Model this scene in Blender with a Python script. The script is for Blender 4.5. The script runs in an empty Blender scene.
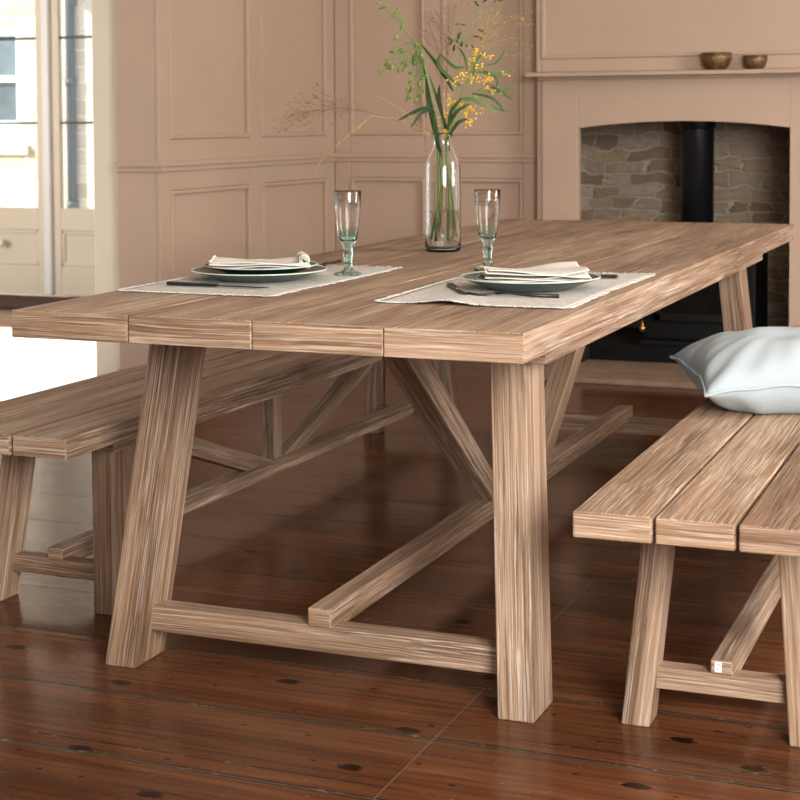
import bpy, bmesh, math, random
from mathutils import Vector, Matrix, Quaternion

random.seed(7)
S = bpy.context.scene
COL = S.collection
PI = math.pi

# ------------------------------------------------------------------ materials
def new_mat(name):
    m = bpy.data.materials.new(name)
    m.use_nodes = True
    nt = m.node_tree
    b = nt.nodes['Principled BSDF']
    return m, nt, b

def N(nt, typ, **kw):
    n = nt.nodes.new(typ)
    for k, v in kw.items():
        if k in n.inputs.keys():
            n.inputs[k].default_value = v
        else:
            setattr(n, k, v)
    return n

def ramp(nt, stops):
    r = nt.nodes.new('ShaderNodeValToRGB')
    e = r.color_ramp.elements
    while len(e) < len(stops):
        e.new(0.5)
    for el, (p, c) in zip(e, stops):
        el.position = p
        el.color = (*c, 1) if len(c) == 3 else c
    return r

def mix(nt, fac, a, b, mode='MIX'):
    m = nt.nodes.new('ShaderNodeMix')
    m.data_type = 'RGBA'
    m.blend_type = mode
    m.clamp_factor = True
    for sock, v in ((m.inputs[0], fac), (m.inputs[6], a), (m.inputs[7], b)):
        if hasattr(v, 'is_linked') or isinstance(v, bpy.types.NodeSocket):
            nt.links.new(v, sock)
        elif isinstance(v, (int, float)):
            sock.default_value = v if sock == m.inputs[0] else (v, v, v, 1)
        else:
            sock.default_value = (*v, 1)
    return m.outputs[2]

def mapping(nt, src, scale=(1, 1, 1), loc=(0, 0, 0)):
    mp = nt.nodes.new('ShaderNodeMapping')
    mp.inputs['Scale'].default_value = scale
    mp.inputs['Location'].default_value = loc
    nt.links.new(src, mp.inputs['Vector'])
    return mp.outputs['Vector']

def noise(nt, vec, scale=1.0, detail=3.0, rough=0.55, dist=0.0):
    n = nt.nodes.new('ShaderNodeTexNoise')
    n.inputs['Scale'].default_value = scale
    n.inputs['Detail'].default_value = detail
    n.inputs['Roughness'].default_value = rough
    n.inputs['Distortion'].default_value = dist
    nt.links.new(vec, n.inputs['Vector'])
    return n.outputs['Fac']

def maprange(nt, v, a, b, c=0.0, d=1.0):
    m = nt.nodes.new('ShaderNodeMapRange')
    m.inputs[1].default_value = a
    m.inputs[2].default_value = b
    m.inputs[3].default_value = c
    m.inputs[4].default_value = d
    nt.links.new(v, m.inputs[0])
    return m.outputs[0]

def bump(nt, b, h, strength, dist=0.01):
    n = nt.nodes.new('ShaderNodeBump')
    n.inputs['Strength'].default_value = strength
    n.inputs['Distance'].default_value = dist
    nt.links.new(h, n.inputs['Height'])
    nt.links.new(n.outputs['Normal'], b.inputs['Normal'])

def mat_wood(name, dark, mid, light, lime, lime_amt=0.5, rough=0.6):
    """Brushed, limed timber; the grain runs along the x of the 'grain' attribute (metres)."""
    m, nt, b = new_mat(name)
    at = nt.nodes.new('ShaderNodeAttribute')
    at.attribute_name = 'grain'
    g = at.outputs['Vector']
    wob = nt.nodes.new('ShaderNodeTexNoise')
    wob.inputs['Scale'].default_value = 1.0
    wob.inputs['Detail'].default_value = 2
    nt.links.new(mapping(nt, g, (2.2, 5, 5)), wob.inputs['Vector'])
    vm = nt.nodes.new('ShaderNodeVectorMath'); vm.operation = 'MULTIPLY_ADD'
    nt.links.new(wob.outputs['Color'], vm.inputs[0])
    vm.inputs[1].default_value = (0, 0.013, 0.013)
    nt.links.new(g, vm.inputs[2])
    g2 = vm.outputs[0]
    broad = noise(nt, mapping(nt, g2, (1.1, 16, 16)), 1, 3, 0.6)
    streak = noise(nt, mapping(nt, g2, (2.5, 150, 150)), 1, 4, 0.65)
    fine = noise(nt, mapping(nt, g2, (4.0, 380, 380)), 1, 3, 0.7)
    patch = noise(nt, mapping(nt, g, (1.6, 4, 4)), 1, 2, 0.5)
    c = ramp(nt, [(0.28, dark), (0.50, mid), (0.74, light)])
    nt.links.new(broad, c.inputs[0])
    col = c.outputs[0]
    d = maprange(nt, streak, 0.54, 0.38)
    dm = nt.nodes.new('ShaderNodeMath'); dm.operation = 'MULTIPLY'; dm.inputs[1].default_value = 0.68
    nt.links.new(d, dm.inputs[0])
    col = mix(nt, dm.outputs[0], col, tuple(x * 0.55 for x in dark))
    l = maprange(nt, fine, 0.50, 0.68)
    lp = nt.nodes.new('ShaderNodeMath'); lp.operation = 'MULTIPLY'
    nt.links.new(l, lp.inputs[0])
    nt.links.new(maprange(nt, patch, 0.30, 0.72, lime_amt * 0.25, lime_amt), lp.inputs[1])
    col = mix(nt, lp.outputs[0], col, lime)
    tonen = noise(nt, mapping(nt, g, (0.35, 2.6, 2.6)), 1, 2, 0.5)
    tr = ramp(nt, [(0.30, (0.74, 0.66, 0.58)), (0.5, (1.0, 0.98, 0.96)), (0.70, (1.18, 1.16, 1.10))])
    nt.links.new(tonen, tr.inputs[0])
    col = mix(nt, 1.0, col, tr.outputs[0], 'MULTIPLY')
    nt.links.new(col, b.inputs['Base Color'])
    b.inputs['Roughness'].default_value = rough
    b.inputs['Specular IOR Level'].default_value = 0.35
    hs = nt.nodes.new('ShaderNodeMath'); hs.operation = 'ADD'
    nt.links.new(streak, hs.inputs[0]); nt.links.new(fine, hs.inputs[1])
    bump(nt, b, hs.outputs[0], 0.2, 0.004)
    return m

def mat_plain(name, col, rough=0.6, metal=0.0, var=0.06, scale=8.0, bumpy=0.0, spec=0.5):
    m, nt, b = new_mat(name)
    tc = nt.nodes.new('ShaderNodeTexCoord')
    n = noise(nt, tc.outputs['Object'], scale, 3, 0.6)
    r = ramp(nt, [(0.3, tuple(x * (1 - var) for x in col)), (0.7, tuple(min(1, x * (1 + var)) for x in col))])
    nt.links.new(n, r.inputs[0])
    nt.links.new(r.outputs[0], b.inputs['Base Color'])
    b.inputs['Roughness'].default_value = rough
    b.inputs['Metallic'].default_value = metal
    b.inputs['Specular IOR Level'].default_value = spec
    if bumpy:
        bump(nt, b, n, bumpy, 0.01)
    return m

def mat_cloth(name, col, thread=700.0, rough=0.9, contrast=0.12):
    m, nt, b = new_mat(name)
    tc = nt.nodes.new('ShaderNodeTexCoord')
    a = noise(nt, mapping(nt, tc.outputs['Object'], (thread * .12, thread, thread)), 1, 2, 0.6)
    c = noise(nt, mapping(nt, tc.outputs['Object'], (thread, thread * .12, thread)), 1, 2, 0.6)
    ad = nt.nodes.new('ShaderNodeMath'); ad.operation = 'ADD'
    nt.links.new(a, ad.inputs[0]); nt.links.new(c, ad.inputs[1])
    r = ramp(nt, [(0.35, tuple(x * (1 - contrast) for x in col)), (0.65, tuple(min(1, x * (1 + contrast)) for x in col))])
    f = maprange(nt, ad.outputs[0], 0.6, 1.4)
    nt.links.new(f, r.inputs[0])
    nt.links.new(r.outputs[0], b.inputs['Base Color'])
    b.inputs['Roughness'].default_value = rough
    b.inputs['Specular IOR Level'].default_value = 0.2
    bump(nt, b, ad.outputs[0], 0.06, 0.002)
    return m

def mat_glass(name, col=(1, 1, 1), rough=0.0, ior=1.45):
    m, nt, b = new_mat(name)
    b.inputs['Base Color'].default_value = (*col, 1)
    b.inputs['Transmission Weight'].default_value = 1.0
    b.inputs['Roughness'].default_value = rough
    b.inputs['IOR'].default_value = ior
    return m

def mat_pane(name):
    m = bpy.data.materials.new(name); m.use_nodes = True
    nt = m.node_tree; nt.nodes.clear()
    o = nt.nodes.new('ShaderNodeOutputMaterial')
    t = nt.nodes.new('ShaderNodeBsdfTransparent'); t.inputs[0].default_value = (0.97, 0.985, 0.98, 1)
    g = nt.nodes.new('ShaderNodeBsdfGlossy'); g.inputs['Roughness'].default_value = 0.02
    fr = nt.nodes.new('ShaderNodeFresnel'); fr.inputs[0].default_value = 1.45
    mx = nt.nodes.new('ShaderNodeMixShader')
    nt.links.new(fr.outputs[0], mx.inputs[0]); nt.links.new(t.outputs[0], mx.inputs[1]); nt.links.new(g.outputs[0], mx.inputs[2])
    nt.links.new(mx.outputs[0], o.inputs[0])
    return m

def mat_floor(name):
    m, nt, b = new_mat(name)
    tc = nt.nodes.new('ShaderNodeTexCoord')
    sep = nt.nodes.new('ShaderNodeSeparateXYZ'); nt.links.new(tc.outputs['Object'], sep.inputs[0])
    cmb = nt.nodes.new('ShaderNodeCombineXYZ')
    nt.links.new(sep.outputs['Y'], cmb.inputs['X'])
    nt.links.new(sep.outputs['X'], cmb.inputs['Y'])
    v = cmb.outputs[0]
    vb = mapping(nt, v, (1, 1, 1), (0.315, 0.1895 + 0.2833 * 40, 0))
    br = nt.nodes.new('ShaderNodeTexBrick')
    br.offset = 0.42; br.offset_frequency = 3
    br.inputs['Scale'].default_value = 1.0
    br.inputs['Brick Width'].default_value = 2.7
    br.inputs['Row Height'].default_value = 0.2833
    br.inputs['Mortar Size'].default_value = 0.0014
    br.inputs['Mortar Smooth'].default_value = 0.0
    br.inputs['Bias'].default_value = 0
    br.inputs['Color1'].default_value = (0.25, 0.25, 0.25, 1)
    br.inputs['Color2'].default_value = (0.95, 0.95, 0.95, 1)
    nt.links.new(vb, br.inputs['Vector'])
    vg = mapping(nt, v, (0.8, 9, 9))
    # shift the grain from board to board
    vm = nt.nodes.new('ShaderNodeVectorMath'); vm.operation = 'MULTIPLY_ADD'
    nt.links.new(br.outputs['Color'], vm.inputs[0]); vm.inputs[1].default_value = (7, 7, 7)
    nt.links.new(vg, vm.inputs[2])
    gr = noise(nt, vm.outputs[0], 1, 4, 0.6, 0.6)
    fine = noise(nt, mapping(nt, v, (3, 70, 70)), 1, 3, 0.65)
    c = ramp(nt, [(0.25, (0.062, 0.021, 0.009)), (0.5, (0.120, 0.043, 0.0175)), (0.78, (0.185, 0.070, 0.029))])
    nt.links.new(gr, c.inputs[0])
    col = mix(nt, maprange(nt, fine, 0.56, 0.36, 0, 0.5), c.outputs[0], (0.03, 0.011, 0.006))
    tone = maprange(nt, br.outputs['Color'], 0.2, 1.0, 0.8, 1.15)
    tn = nt.nodes.new('ShaderNodeMix'); tn.data_type = 'RGBA'; tn.blend_type = 'MULTIPLY'; tn.inputs[0].default_value = 1
    nt.links.new(col, tn.inputs[6]); nt.links.new(tone, tn.inputs[7])
    col = tn.outputs[2]
    # knots and nail marks
    vo = nt.nodes.new('ShaderNodeTexVoronoi'); vo.voronoi_dimensions = '2D'; vo.inputs['Scale'].default_value = 1
    nt.links.new(mapping(nt, v, (2.3, 4.2, 1)), vo.inputs['Vector'])
    kn = noise(nt, mapping(nt, v, (50, 80, 1)), 1, 2, 0.5)
    kd = nt.nodes.new('ShaderNodeMath'); kd.operation = 'MULTIPLY_ADD'; kd.inputs[1].default_value = 0.07
    nt.links.new(kn, kd.inputs[0]); nt.links.new(vo.outputs['Distance'], kd.inputs[2])
    col = mix(nt, maprange(nt, kd.outputs[0], 0.098, 0.080, 0, 0.95), col, (0.006, 0.003, 0.002))
    vo2 = nt.nodes.new('ShaderNodeTexVoronoi'); vo2.voronoi_dimensions = '2D'; vo2.inputs['Scale'].default_value = 1
    nt.links.new(mapping(nt, v, (5.0, 9.0, 1), (3, 5, 0)), vo2.inputs['Vector'])
    kd2 = nt.nodes.new('ShaderNodeMath'); kd2.operation = 'MULTIPLY_ADD'; kd2.inputs[1].default_value = 0.09
    nt.links.new(kn, kd2.inputs[0]); nt.links.new(vo2.outputs['Distance'], kd2.inputs[2])
    col = mix(nt, maprange(nt, kd2.outputs[0], 0.082, 0.066, 0, 0.85), col, (0.012, 0.006, 0.004))
    # dusty fleck specks
    vo3 = nt.nodes.new('ShaderNodeTexVoronoi'); vo3.voronoi_dimensions = '2D'; vo3.inputs['Scale'].default_value = 1
    nt.links.new(mapping(nt, v, (11.0, 17.0, 1), (8, 2, 0)), vo3.inputs['Vector'])
    kd3 = nt.nodes.new('ShaderNodeMath'); kd3.operation = 'MULTIPLY_ADD'; kd3.inputs[1].default_value = 0.06
    nt.links.new(kn, kd3.inputs[0]); nt.links.new(vo3.outputs['Distance'], kd3.inputs[2])
    col = mix(nt, maprange(nt, kd3.outputs[0], 0.062, 0.052, 0, 0.22), col, (0.30, 0.25, 0.20))
    # seams: black gap with broken dusty fill
    def seam_line(off, half, period=0.2833):
        a = nt.nodes.new('ShaderNodeMath'); a.operation = 'ADD'; a.inputs[1].default_value = off + period * 40
        nt.links.new(sep.outputs['X'], a.inputs[0])
        wn = noise(nt, mapping(nt, v, (2.5, 0.0, 0)), 1, 2, 0.5)
        wa = nt.nodes.new('ShaderNodeMath'); wa.operation = 'MULTIPLY_ADD'; wa.inputs[1].default_value = 0.012
        nt.links.new(wn, wa.inputs[0]); nt.links.new(a.outputs[0], wa.inputs[2])
        p = nt.nodes.new('ShaderNodeMath'); p.operation = 'PINGPONG'; p.inputs[1].default_value = period / 2
        nt.links.new(wa.outputs[0], p.inputs[0])
        return maprange(nt, p.outputs[0], half * 1.25, half * 0.75)
    dust = noise(nt, mapping(nt, v, (30, 60, 1)), 1, 3, 0.6)
    big = noise(nt, mapping(nt, v, (0.9, 2.0, 1)), 1, 2, 0.5)
    seam = mix(nt, maprange(nt, dust, 0.57, 0.68), (0.008, 0.006, 0.005), (0.16, 0.135, 0.105))
    s1 = seam_line(0.1835, 0.0058)
    col = mix(nt, s1, col, seam)
    s2 = seam_line(0.1835 - 0.052, 0.0026)
    g2 = nt.nodes.new('ShaderNodeMath'); g2.operation = 'MULTIPLY'
    nt.links.new(s2, g2.inputs[0]); nt.links.new(maprange(nt, big, 0.48, 0.62, 0, 0.8), g2.inputs[1])
    col = mix(nt, g2.outputs[0], col, seam)
    col = mix(nt, br.outputs['Fac'], col, (0.13, 0.095, 0.065))
    nt.links.new(col, b.inputs['Base Color'])
    rr = noise(nt, mapping(nt, v, (1.2, 7, 1)), 1, 3, 0.6)
    nt.links.new(maprange(nt, rr, 0.3, 0.7, 0.14, 0.26), b.inputs['Roughness'])
    b.inputs['Specular IOR Level'].default_value = 0.17
    h = nt.nodes.new('ShaderNodeMath'); h.operation = 'MULTIPLY_ADD'; h.inputs[1].default_value = -2.5
    nt.links.new(s1, h.inputs[0]); nt.links.new(gr, h.inputs[2])
    bump(nt, b, h.outputs[0], 0.14, 0.006)
    return m

def mat_stone(name, cols, mortar, bw=0.19, bh=0.078, plane='YZ', rough=0.85, wob_amt=0.045, gap=0.010):
    """Coursed rubble: courses of wobbly stones of mixed length with pale mortar between."""
    m, nt, b = new_mat(name)
    tc = nt.nodes.new('ShaderNodeTexCoord')
    sep = nt.nodes.new('ShaderNodeSeparateXYZ'); nt.links.new(tc.outputs['Object'], sep.inputs[0])
    cmb = nt.nodes.new('ShaderNodeCombineXYZ')
    nt.links.new(sep.outputs[plane[0]], cmb.inputs['X']); nt.links.new(sep.outputs[plane[1]], cmb.inputs['Y'])
    v0 = cmb.outputs[0]
    def wobble(src, sc, amt):
        w = nt.nodes.new('ShaderNodeTexNoise'); w.inputs['Scale'].default_value = sc; w.inputs['Detail'].default_value = 2
        nt.links.new(src, w.inputs['Vector'])
        vm = nt.nodes.new('ShaderNodeVectorMath'); vm.operation = 'MULTIPLY_ADD'
        nt.links.new(w.outputs['Color'], vm.inputs[0]); vm.inputs[1].default_value = (amt * 2.2, amt, 0)
        nt.links.new(src, vm.inputs[2])
        return vm.outputs[0]
    v = wobble(wobble(v0, 3.2 * .19 / bw, wob_amt * 1.6), 14 * .19 / bw, wob_amt * .55)
    br = nt.nodes.new('ShaderNodeTexBrick')
    br.offset = 0.37; br.offset_frequency = 2; br.squash = 0.72; br.squash_frequency = 3
    for k, q in (('Scale', 1.0), ('Brick Width', bw), ('Row Height', bh), ('Mortar Size', gap), ('Mortar Smooth', 0.6), ('Bias', 0.0)):
        br.inputs[k].default_value = q
    br.inputs['Color1'].default_value = (0, 0, 0, 1); br.inputs['Color2'].default_value = (1, 1, 1, 1)
    nt.links.new(mapping(nt, v, (1, 1, 1), (20, 20, 0)), br.inputs['Vector'])
    n = len(cols)
    r = ramp(nt, [(i / (n - 1), q) for i, q in enumerate(cols)])
    nt.links.new(br.outputs['Color'], r.inputs[0])
    fine = noise(nt, mapping(nt, v0, (22, 34, 1)), 1, 4, 0.65)
    col = mix(nt, maprange(nt, fine, 0.35, 0.7, 0.0, 0.5), r.outputs[0], tuple(x * 0.5 for x in cols[0]))
    col = mix(nt, br.outputs['Fac'], col, mortar)
    nt.links.new(col, b.inputs['Base Color'])
    b.inputs['Roughness'].default_value = rough
    h = nt.nodes.new('ShaderNodeMath'); h.operation = 'MULTIPLY_ADD'; h.inputs[1].default_value = -1.4
    nt.links.new(br.outputs['Fac'], h.inputs[0]); nt.links.new(fine, h.inputs[2])
    bump(nt, b, h.outputs[0], 0.7, 0.02)
    return m

WOOD = mat_wood('limed_teak', (0.145, 0.076, 0.040), (0.295, 0.183, 0.112), (0.435, 0.305, 0.205), (0.74, 0.66, 0.58), 0.9)
FLOOR = mat_floor('varnished_boards')
WALL = mat_plain('dusty_pink_paint', (0.455, 0.325, 0.238), 0.62, var=0.03, scale=3)
CREAM = mat_plain('cream_paint', (0.70, 0.62, 0.50), 0.5, var=0.03, scale=3)
WHITE_PAINT = mat_plain('white_gloss_paint', (0.80, 0.80, 0.80), 0.35, var=0.02)
CEIL = mat_plain('ceiling_paint', (0.70, 0.64, 0.57), 0.8, var=0.02)
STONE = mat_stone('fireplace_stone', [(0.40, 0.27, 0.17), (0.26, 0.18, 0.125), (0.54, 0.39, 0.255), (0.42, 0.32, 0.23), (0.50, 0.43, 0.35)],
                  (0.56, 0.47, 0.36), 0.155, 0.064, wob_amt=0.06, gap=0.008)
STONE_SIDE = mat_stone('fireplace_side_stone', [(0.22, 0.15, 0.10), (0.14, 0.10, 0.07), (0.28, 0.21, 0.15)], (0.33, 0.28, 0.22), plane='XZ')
HOUSE_STONE = mat_stone('honey_stone', [(0.62, 0.52, 0.39), (0.48, 0.40, 0.30), (0.74, 0.66, 0.54), (0.58, 0.50, 0.40)], (0.78, 0.72, 0.64), 0.36, 0.15, wob_amt=0.02, gap=0.012)
HEARTH = mat_plain('hearth_stone', (0.30, 0.215, 0.15), 0.55, var=0.25, scale=7)
BLACK = mat_plain('stove_black', (0.006, 0.006, 0.0065), 0.55, var=0.1, spec=0.2)
FLUE = mat_plain('flue_enamel', (0.010, 0.011, 0.013), 0.32, var=0.1)
STOVE_GLASS = mat_plain('stove_glass', (0.006, 0.006, 0.006), 0.08, var=0.02)
BRASS = mat_plain('aged_brass', (0.62, 0.36, 0.12), 0.32, 1.0, 0.1, 40)
BRONZE = mat_plain('hammered_bronze', (0.20, 0.12, 0.055), 0.45, 0.7, 0.45, 60, 0.5)
GREEN = mat_plain('green_glaze', (0.012, 0.050, 0.040), 0.22, var=0.15, scale=14)
RIM = mat_plain('rim_glaze', (0.52, 0.56, 0.48), 0.3, var=0.1, scale=20)
CUTLERY = mat_plain('matt_black_steel', (0.010, 0.0095, 0.009), 0.42, 0.0, 0.1)
LINEN = mat_cloth('natural_linen', (0.56, 0.53, 0.48), 420, contrast=0.16)
NAPKIN = mat_cloth('oatmeal_linen', (0.66, 0.62, 0.55), 900, contrast=0.10)
PILLOW = mat_cloth('white_linen', (0.41, 0.465, 0.49), 800, contrast=0.04)
SHEETM = mat_cloth('white_sheet', (0.86, 0.84, 0.80), 60, contrast=0.06)
STRIPM = mat_plain('dark_red_brown', (0.055, 0.022, 0.018), 0.95, var=0.3, scale=60)
def mat_glass_tinted(name, z_lo, z_hi, lo, hi):
    m, nt, b = new_mat(name)
    tc = nt.nodes.new('ShaderNodeTexCoord')
    sep = nt.nodes.new('ShaderNodeSeparateXYZ'); nt.links.new(tc.outputs['Object'], sep.inputs[0])
    nt.links.new(mix(nt, maprange(nt, sep.outputs['Z'], z_lo, z_hi), lo, hi), b.inputs['Base Color'])
    b.inputs['Transmission Weight'].default_value = 1.0
    b.inputs['Roughness'].default_value = 0.0
    b.inputs['IOR'].default_value = 1.45
    return m
GLASS = mat_glass_tinted('flute_glass', 0.070, 0.115, (0.62, 0.92, 0.86), (0.985, 1.0, 0.99))
BOTTLE = mat_glass_tinted('bottle_glass', 0.006, 0.016, (0.55, 0.88, 0.80), (0.975, 0.995, 0.985))
GREENGLASS = mat_glass('green_tinted_glass', (0.60, 0.90, 0.82))
WATER = mat_glass('water', (0.97, 0.99, 0.97), 0, 1.33)
PANE = mat_pane('window_pane')
LEAF = mat_plain('lance_leaf', (0.024, 0.056, 0.007), 0.55, var=0.4, scale=25)
LEAF2 = mat_plain('pale_leaf', (0.070, 0.135, 0.028), 0.55, var=0.3, scale=25)
OAT = mat_plain('oat_green', (0.15, 0.23, 0.028), 0.6, var=0.45, scale=40)
STEM = mat_plain('green_stem', (0.13, 0.24, 0.05), 0.5, var=0.25, scale=30)
YELLOW = mat_plain('yellow_bloom', (0.80, 0.50, 0.04), 0.7, var=0.2, scale=60)
STRAW = mat_plain('dry_straw', (0.42, 0.28, 0.09), 0.7, var=0.2, scale=40)
PANICLE = mat_plain('brown_seed', (0.20, 0.095, 0.045), 0.8, var=0.3, scale=60)
IRON = mat_plain('drainpipe_paint', (0.045, 0.055, 0.075), 0.5, var=0.1)
DARKGLASS = mat_plain('far_window_glass', (0.10, 0.13, 0.15), 0.1, var=0.5, scale=2)
PAVE = mat_plain('paving', (0.55, 0.50, 0.43), 0.9, var=0.12, scale=4)
LABEL = mat_plain('paper_label', (0.85, 0.86, 0.88), 0.5, var=0.01)
INK = mat_plain('label_ink', (0.02, 0.02, 0.03), 0.6, var=0.01)

# ------------------------------------------------------------------ mesh helpers
class MB:
    """Collects shapes into one mesh; every corner carries a 'grain' vector (metres, x along the grain)."""
    def __init__(self):
        self.v, self.f, self.g, self.s, self.mi = [], [], [], [], []

    def add_bm(self, bm, frame=None, smooth=False, mi=0, endswap=True):
        bm.normal_update()
        off = Vector((random.uniform(0, 30), random.uniform(0, 30), random.uniform(0, 30)))
        base = len(self.v)
        bm.verts.index_update()
        for v in bm.verts:
            self.v.append(v.co.copy())
        inv = frame.inverted() if frame else Matrix.Identity(4)
        rot = inv.to_3x3()
        for f in bm.faces:
            self.f.append([base + v.index for v in f.verts])
            n = rot @ f.normal
            row = []
            for v in f.verts:
                p = inv @ v.co
                if endswap and abs(n.x) > 0.85:
                    p = Vector((p.y, p.z, p.x * 0.3))
                row.append(p + off)
            self.g.append(row)
            self.s.append(smooth)
            self.mi.append(mi)
        bm.free()

    def hexa(self, b4, t4, bevel=0.004, seg=2, frame=None, **k):
        bm = bmesh.new()
        vs = [bm.verts.new(p) for p in list(b4) + list(t4)]
        q = [(3, 2, 1, 0), (4, 5, 6, 7), (0, 1, 5, 4), (1, 2, 6, 5), (2, 3, 7, 6), (3, 0, 4, 7)]
        for a in q:
            bm.faces.new([vs[i] for i in a])
        bmesh.ops.recalc_face_normals(bm, faces=bm.faces[:])
        if bevel:
            bmesh.ops.bevel(bm, geom=bm.edges[:], offset=bevel, segments=seg, profile=0.6, affect='EDGES')
        if frame is None:
            c0 = sum((Vector(p) for p in b4), Vector()) / 4
            c1 = sum((Vector(p) for p in t4), Vector()) / 4
            frame = axis_frame(c0, c1)
        self.add_bm(bm, frame, **k)
        return self

    def box(self, lo, hi, axis='x', bevel=0.004, seg=2, **k):
        (x0, y0, z0), (x1, y1, z1) = lo, hi
        if axis == 'x':
            b = [(x0, y0, z0), (x0, y1, z0), (x0, y1, z1), (x0, y0, z1)]
            t = [(x1, y0, z0), (x1, y1, z0), (x1, y1, z1), (x1, y0, z1)]
        elif axis == 'y':
            b = [(x0, y0, z0), (x1, y0, z0), (x1, y0, z1), (x0, y0, z1)]
            t = [(x0, y1, z0), (x1, y1, z0), (x1, y1, z1), (x0, y1, z1)]
        else:
            b = [(x0, y0, z0), (x1, y0, z0), (x1, y1, z0), (x0, y1, z0)]
            t = [(x0, y0, z1), (x1, y0, z1), (x1, y1, z1), (x0, y1, z1)]
        return self.hexa(b, t, bevel, seg, **k)

    def beam(self, p0, p1, w, h, bevel=0.004, **k):
        """w across (horizontal), h in the vertical plane of the beam."""
        p0, p1 = Vector(p0), Vector(p1)
        fr = axis_frame(p0, p1).to_3x3()
        sy, sz = fr.col[1], fr.col[2]
        c = [(-1, -1), (1, -1), (1, 1), (-1, 1)]
        b = [p0 + sy * a * w / 2 + sz * d * h / 2 for a, d in c]
        t = [p1 + sy * a * w / 2 + sz * d * h / 2 for a, d in c]
        return self.hexa(b, t, bevel, **k)

    def prism(self, poly, x0, x1, axis='x', bevel=0.0, mi=0, smooth=False):
        """Polygon in the two other axes, extruded along one axis."""
        def P(a, b, t):
            return {'x': (t, a, b), 'y': (a, t, b), 'z': (a, b, t)}[axis]
        bm = bmesh.new()
        lo = [bm.verts.new(P(a, b, x0)) for a, b in poly]
        hi = [bm.verts.new(P(a, b, x1)) for a, b in poly]
        bm.faces.new(lo); bm.faces.new(hi[::-1])
        n = len(poly)
        for i in range(n):
            bm.faces.new([lo[i], lo[(i + 1) % n], hi[(i + 1) % n], hi[i]])
        bmesh.ops.recalc_face_normals(bm, faces=bm.faces[:])
        if bevel:
            bmesh.ops.bevel(bm, geom=bm.edges[:], offset=bevel, segments=2, affect='EDGES')
        self.add_bm(bm, None, smooth, mi)
        return self

    def lathe(self, prof, c=(0, 0, 0), n=48, mi=0, closed=False):
        """Profile of (radius, z); closed loops the profile onto itself (a solid shell)."""
        bm = bmesh.new()
        rings = []
        for r, z in prof:
            if r < 1e-5:
                rings.append([bm.verts.new((c[0], c[1], c[2] + z))])
            else:
                rings.append([bm.verts.new((c[0] + r * math.cos(2 * PI * i / n), c[1] + r * math.sin(2 * PI * i / n), c[2] + z)) for i in range(n)])
        pairs = list(zip(rings[:-1], rings[1:]))
        if closed:
            pairs.append((rings[-1], rings[0]))
        for a, b in pairs:
            for i in range(n):
                j = (i + 1) % n
                q = [a[i % len(a)], a[j % len(a)], b[j % len(b)], b[i % len(b)]]
                u = []
                for w in q:
                    if w not in u:
                        u.append(w)
                if len(u) > 2:
                    try:
                        bm.faces.new(u)
                    except ValueError:
                        pass
        bmesh.ops.recalc_face_normals(bm, faces=bm.faces[:])
        self.add_bm(bm, None, True, mi, endswap=False)
        return self

    def tube(self, pts, rad, n=8, mi=0):
        pts = [Vector(p) for p in pts]
        if isinstance(rad, (int, float)):
            rad = [rad] * len(pts)
        bm = bmesh.new()
        rings = []
        ref = Vector((0.31, 0.2, 0.93))
        for i, p in enumerate(pts):
            d = (pts[min(i + 1, len(pts) - 1)] - pts[max(i - 1, 0)]).normalized()
            a = d.cross(ref)
            if a.length < 0.05:
                a = d.cross(Vector((1, 0, 0)))
            a.normalize(); b = d.cross(a)
            rings.append([bm.verts.new(p + (a * math.cos(2 * PI * k / n) + b * math.sin(2 * PI * k / n)) * rad[i]) for k in range(n)])
        for a, b in zip(rings[:-1], rings[1:]):
            for k in range(n):
                bm.faces.new([a[k], a[(k + 1) % n], b[(k + 1) % n], b[k]])
        bm.faces.new(rings[0]); bm.faces.new(rings[-1])
        bmesh.ops.recalc_face_normals(bm, faces=bm.faces[:])
        self.add_bm(bm, None, True, mi, endswap=False)
        return self

    def ball(self, c, r, sub=1, scale=(1, 1, 1), rot=None, mi=0):
        bm = bmesh.new()
        bmesh.ops.create_icosphere(bm, subdivisions=sub, radius=r)
        M = Matrix.Translation(Vector(c)) @ (rot.to_matrix().to_4x4() if rot else Matrix.Identity(4)) @ Matrix.Diagonal((*scale, 1))
        bmesh.ops.transform(bm, matrix=M, verts=bm.verts[:])
        self.add_bm(bm, None, True, mi, endswap=False)
        return self

    def sheet(self, fn, nu, nv, thick=0.0, mi=0, smooth=True):
        """Parametric sheet fn(u, v) -> point, given a thickness as a closed shell."""
        bm = bmesh.new()
        P = [[Vector(fn(i / nu, j / nv)) for j in range(nv + 1)] for i in range(nu + 1)]
        top = [[bm.verts.new(p) for p in r] for r in P]
        fs = []
        for i in range(nu):
            for j in range(nv):
                fs.append(bm.faces.new([top[i][j], top[i + 1][j], top[i + 1][j + 1], top[i][j + 1]]))
        if thick:
            bm.normal_update()
            bmesh.ops.solidify(bm, geom=fs, thickness=thick)
        bmesh.ops.recalc_face_normals(bm, faces=bm.faces[:])
        self.add_bm(bm, None, smooth, mi, endswap=False)
        return self

    def build(self, name, mats, parent=None):
        me = bpy.data.meshes.new(name)
        me.from_pydata([tuple(v) for v in self.v], [], self.f)
        if not isinstance(mats, (list, tuple)):
            mats = [mats]
        for m in mats:
            me.materials.append(m)
        at = me.attributes.new('grain', 'FLOAT_VECTOR', 'CORNER')
        flat = [c for row in self.g for p in row for c in p]
        at.data.foreach_set('vector', flat)
        me.polygons.foreach_set('use_smooth', self.s)
        me.polygons.foreach_set('material_index', self.mi)
        me.update()
        o = bpy.data.objects.new(name, me)
        COL.objects.link(o)
        if parent:
            o.parent = parent
        return o

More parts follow.
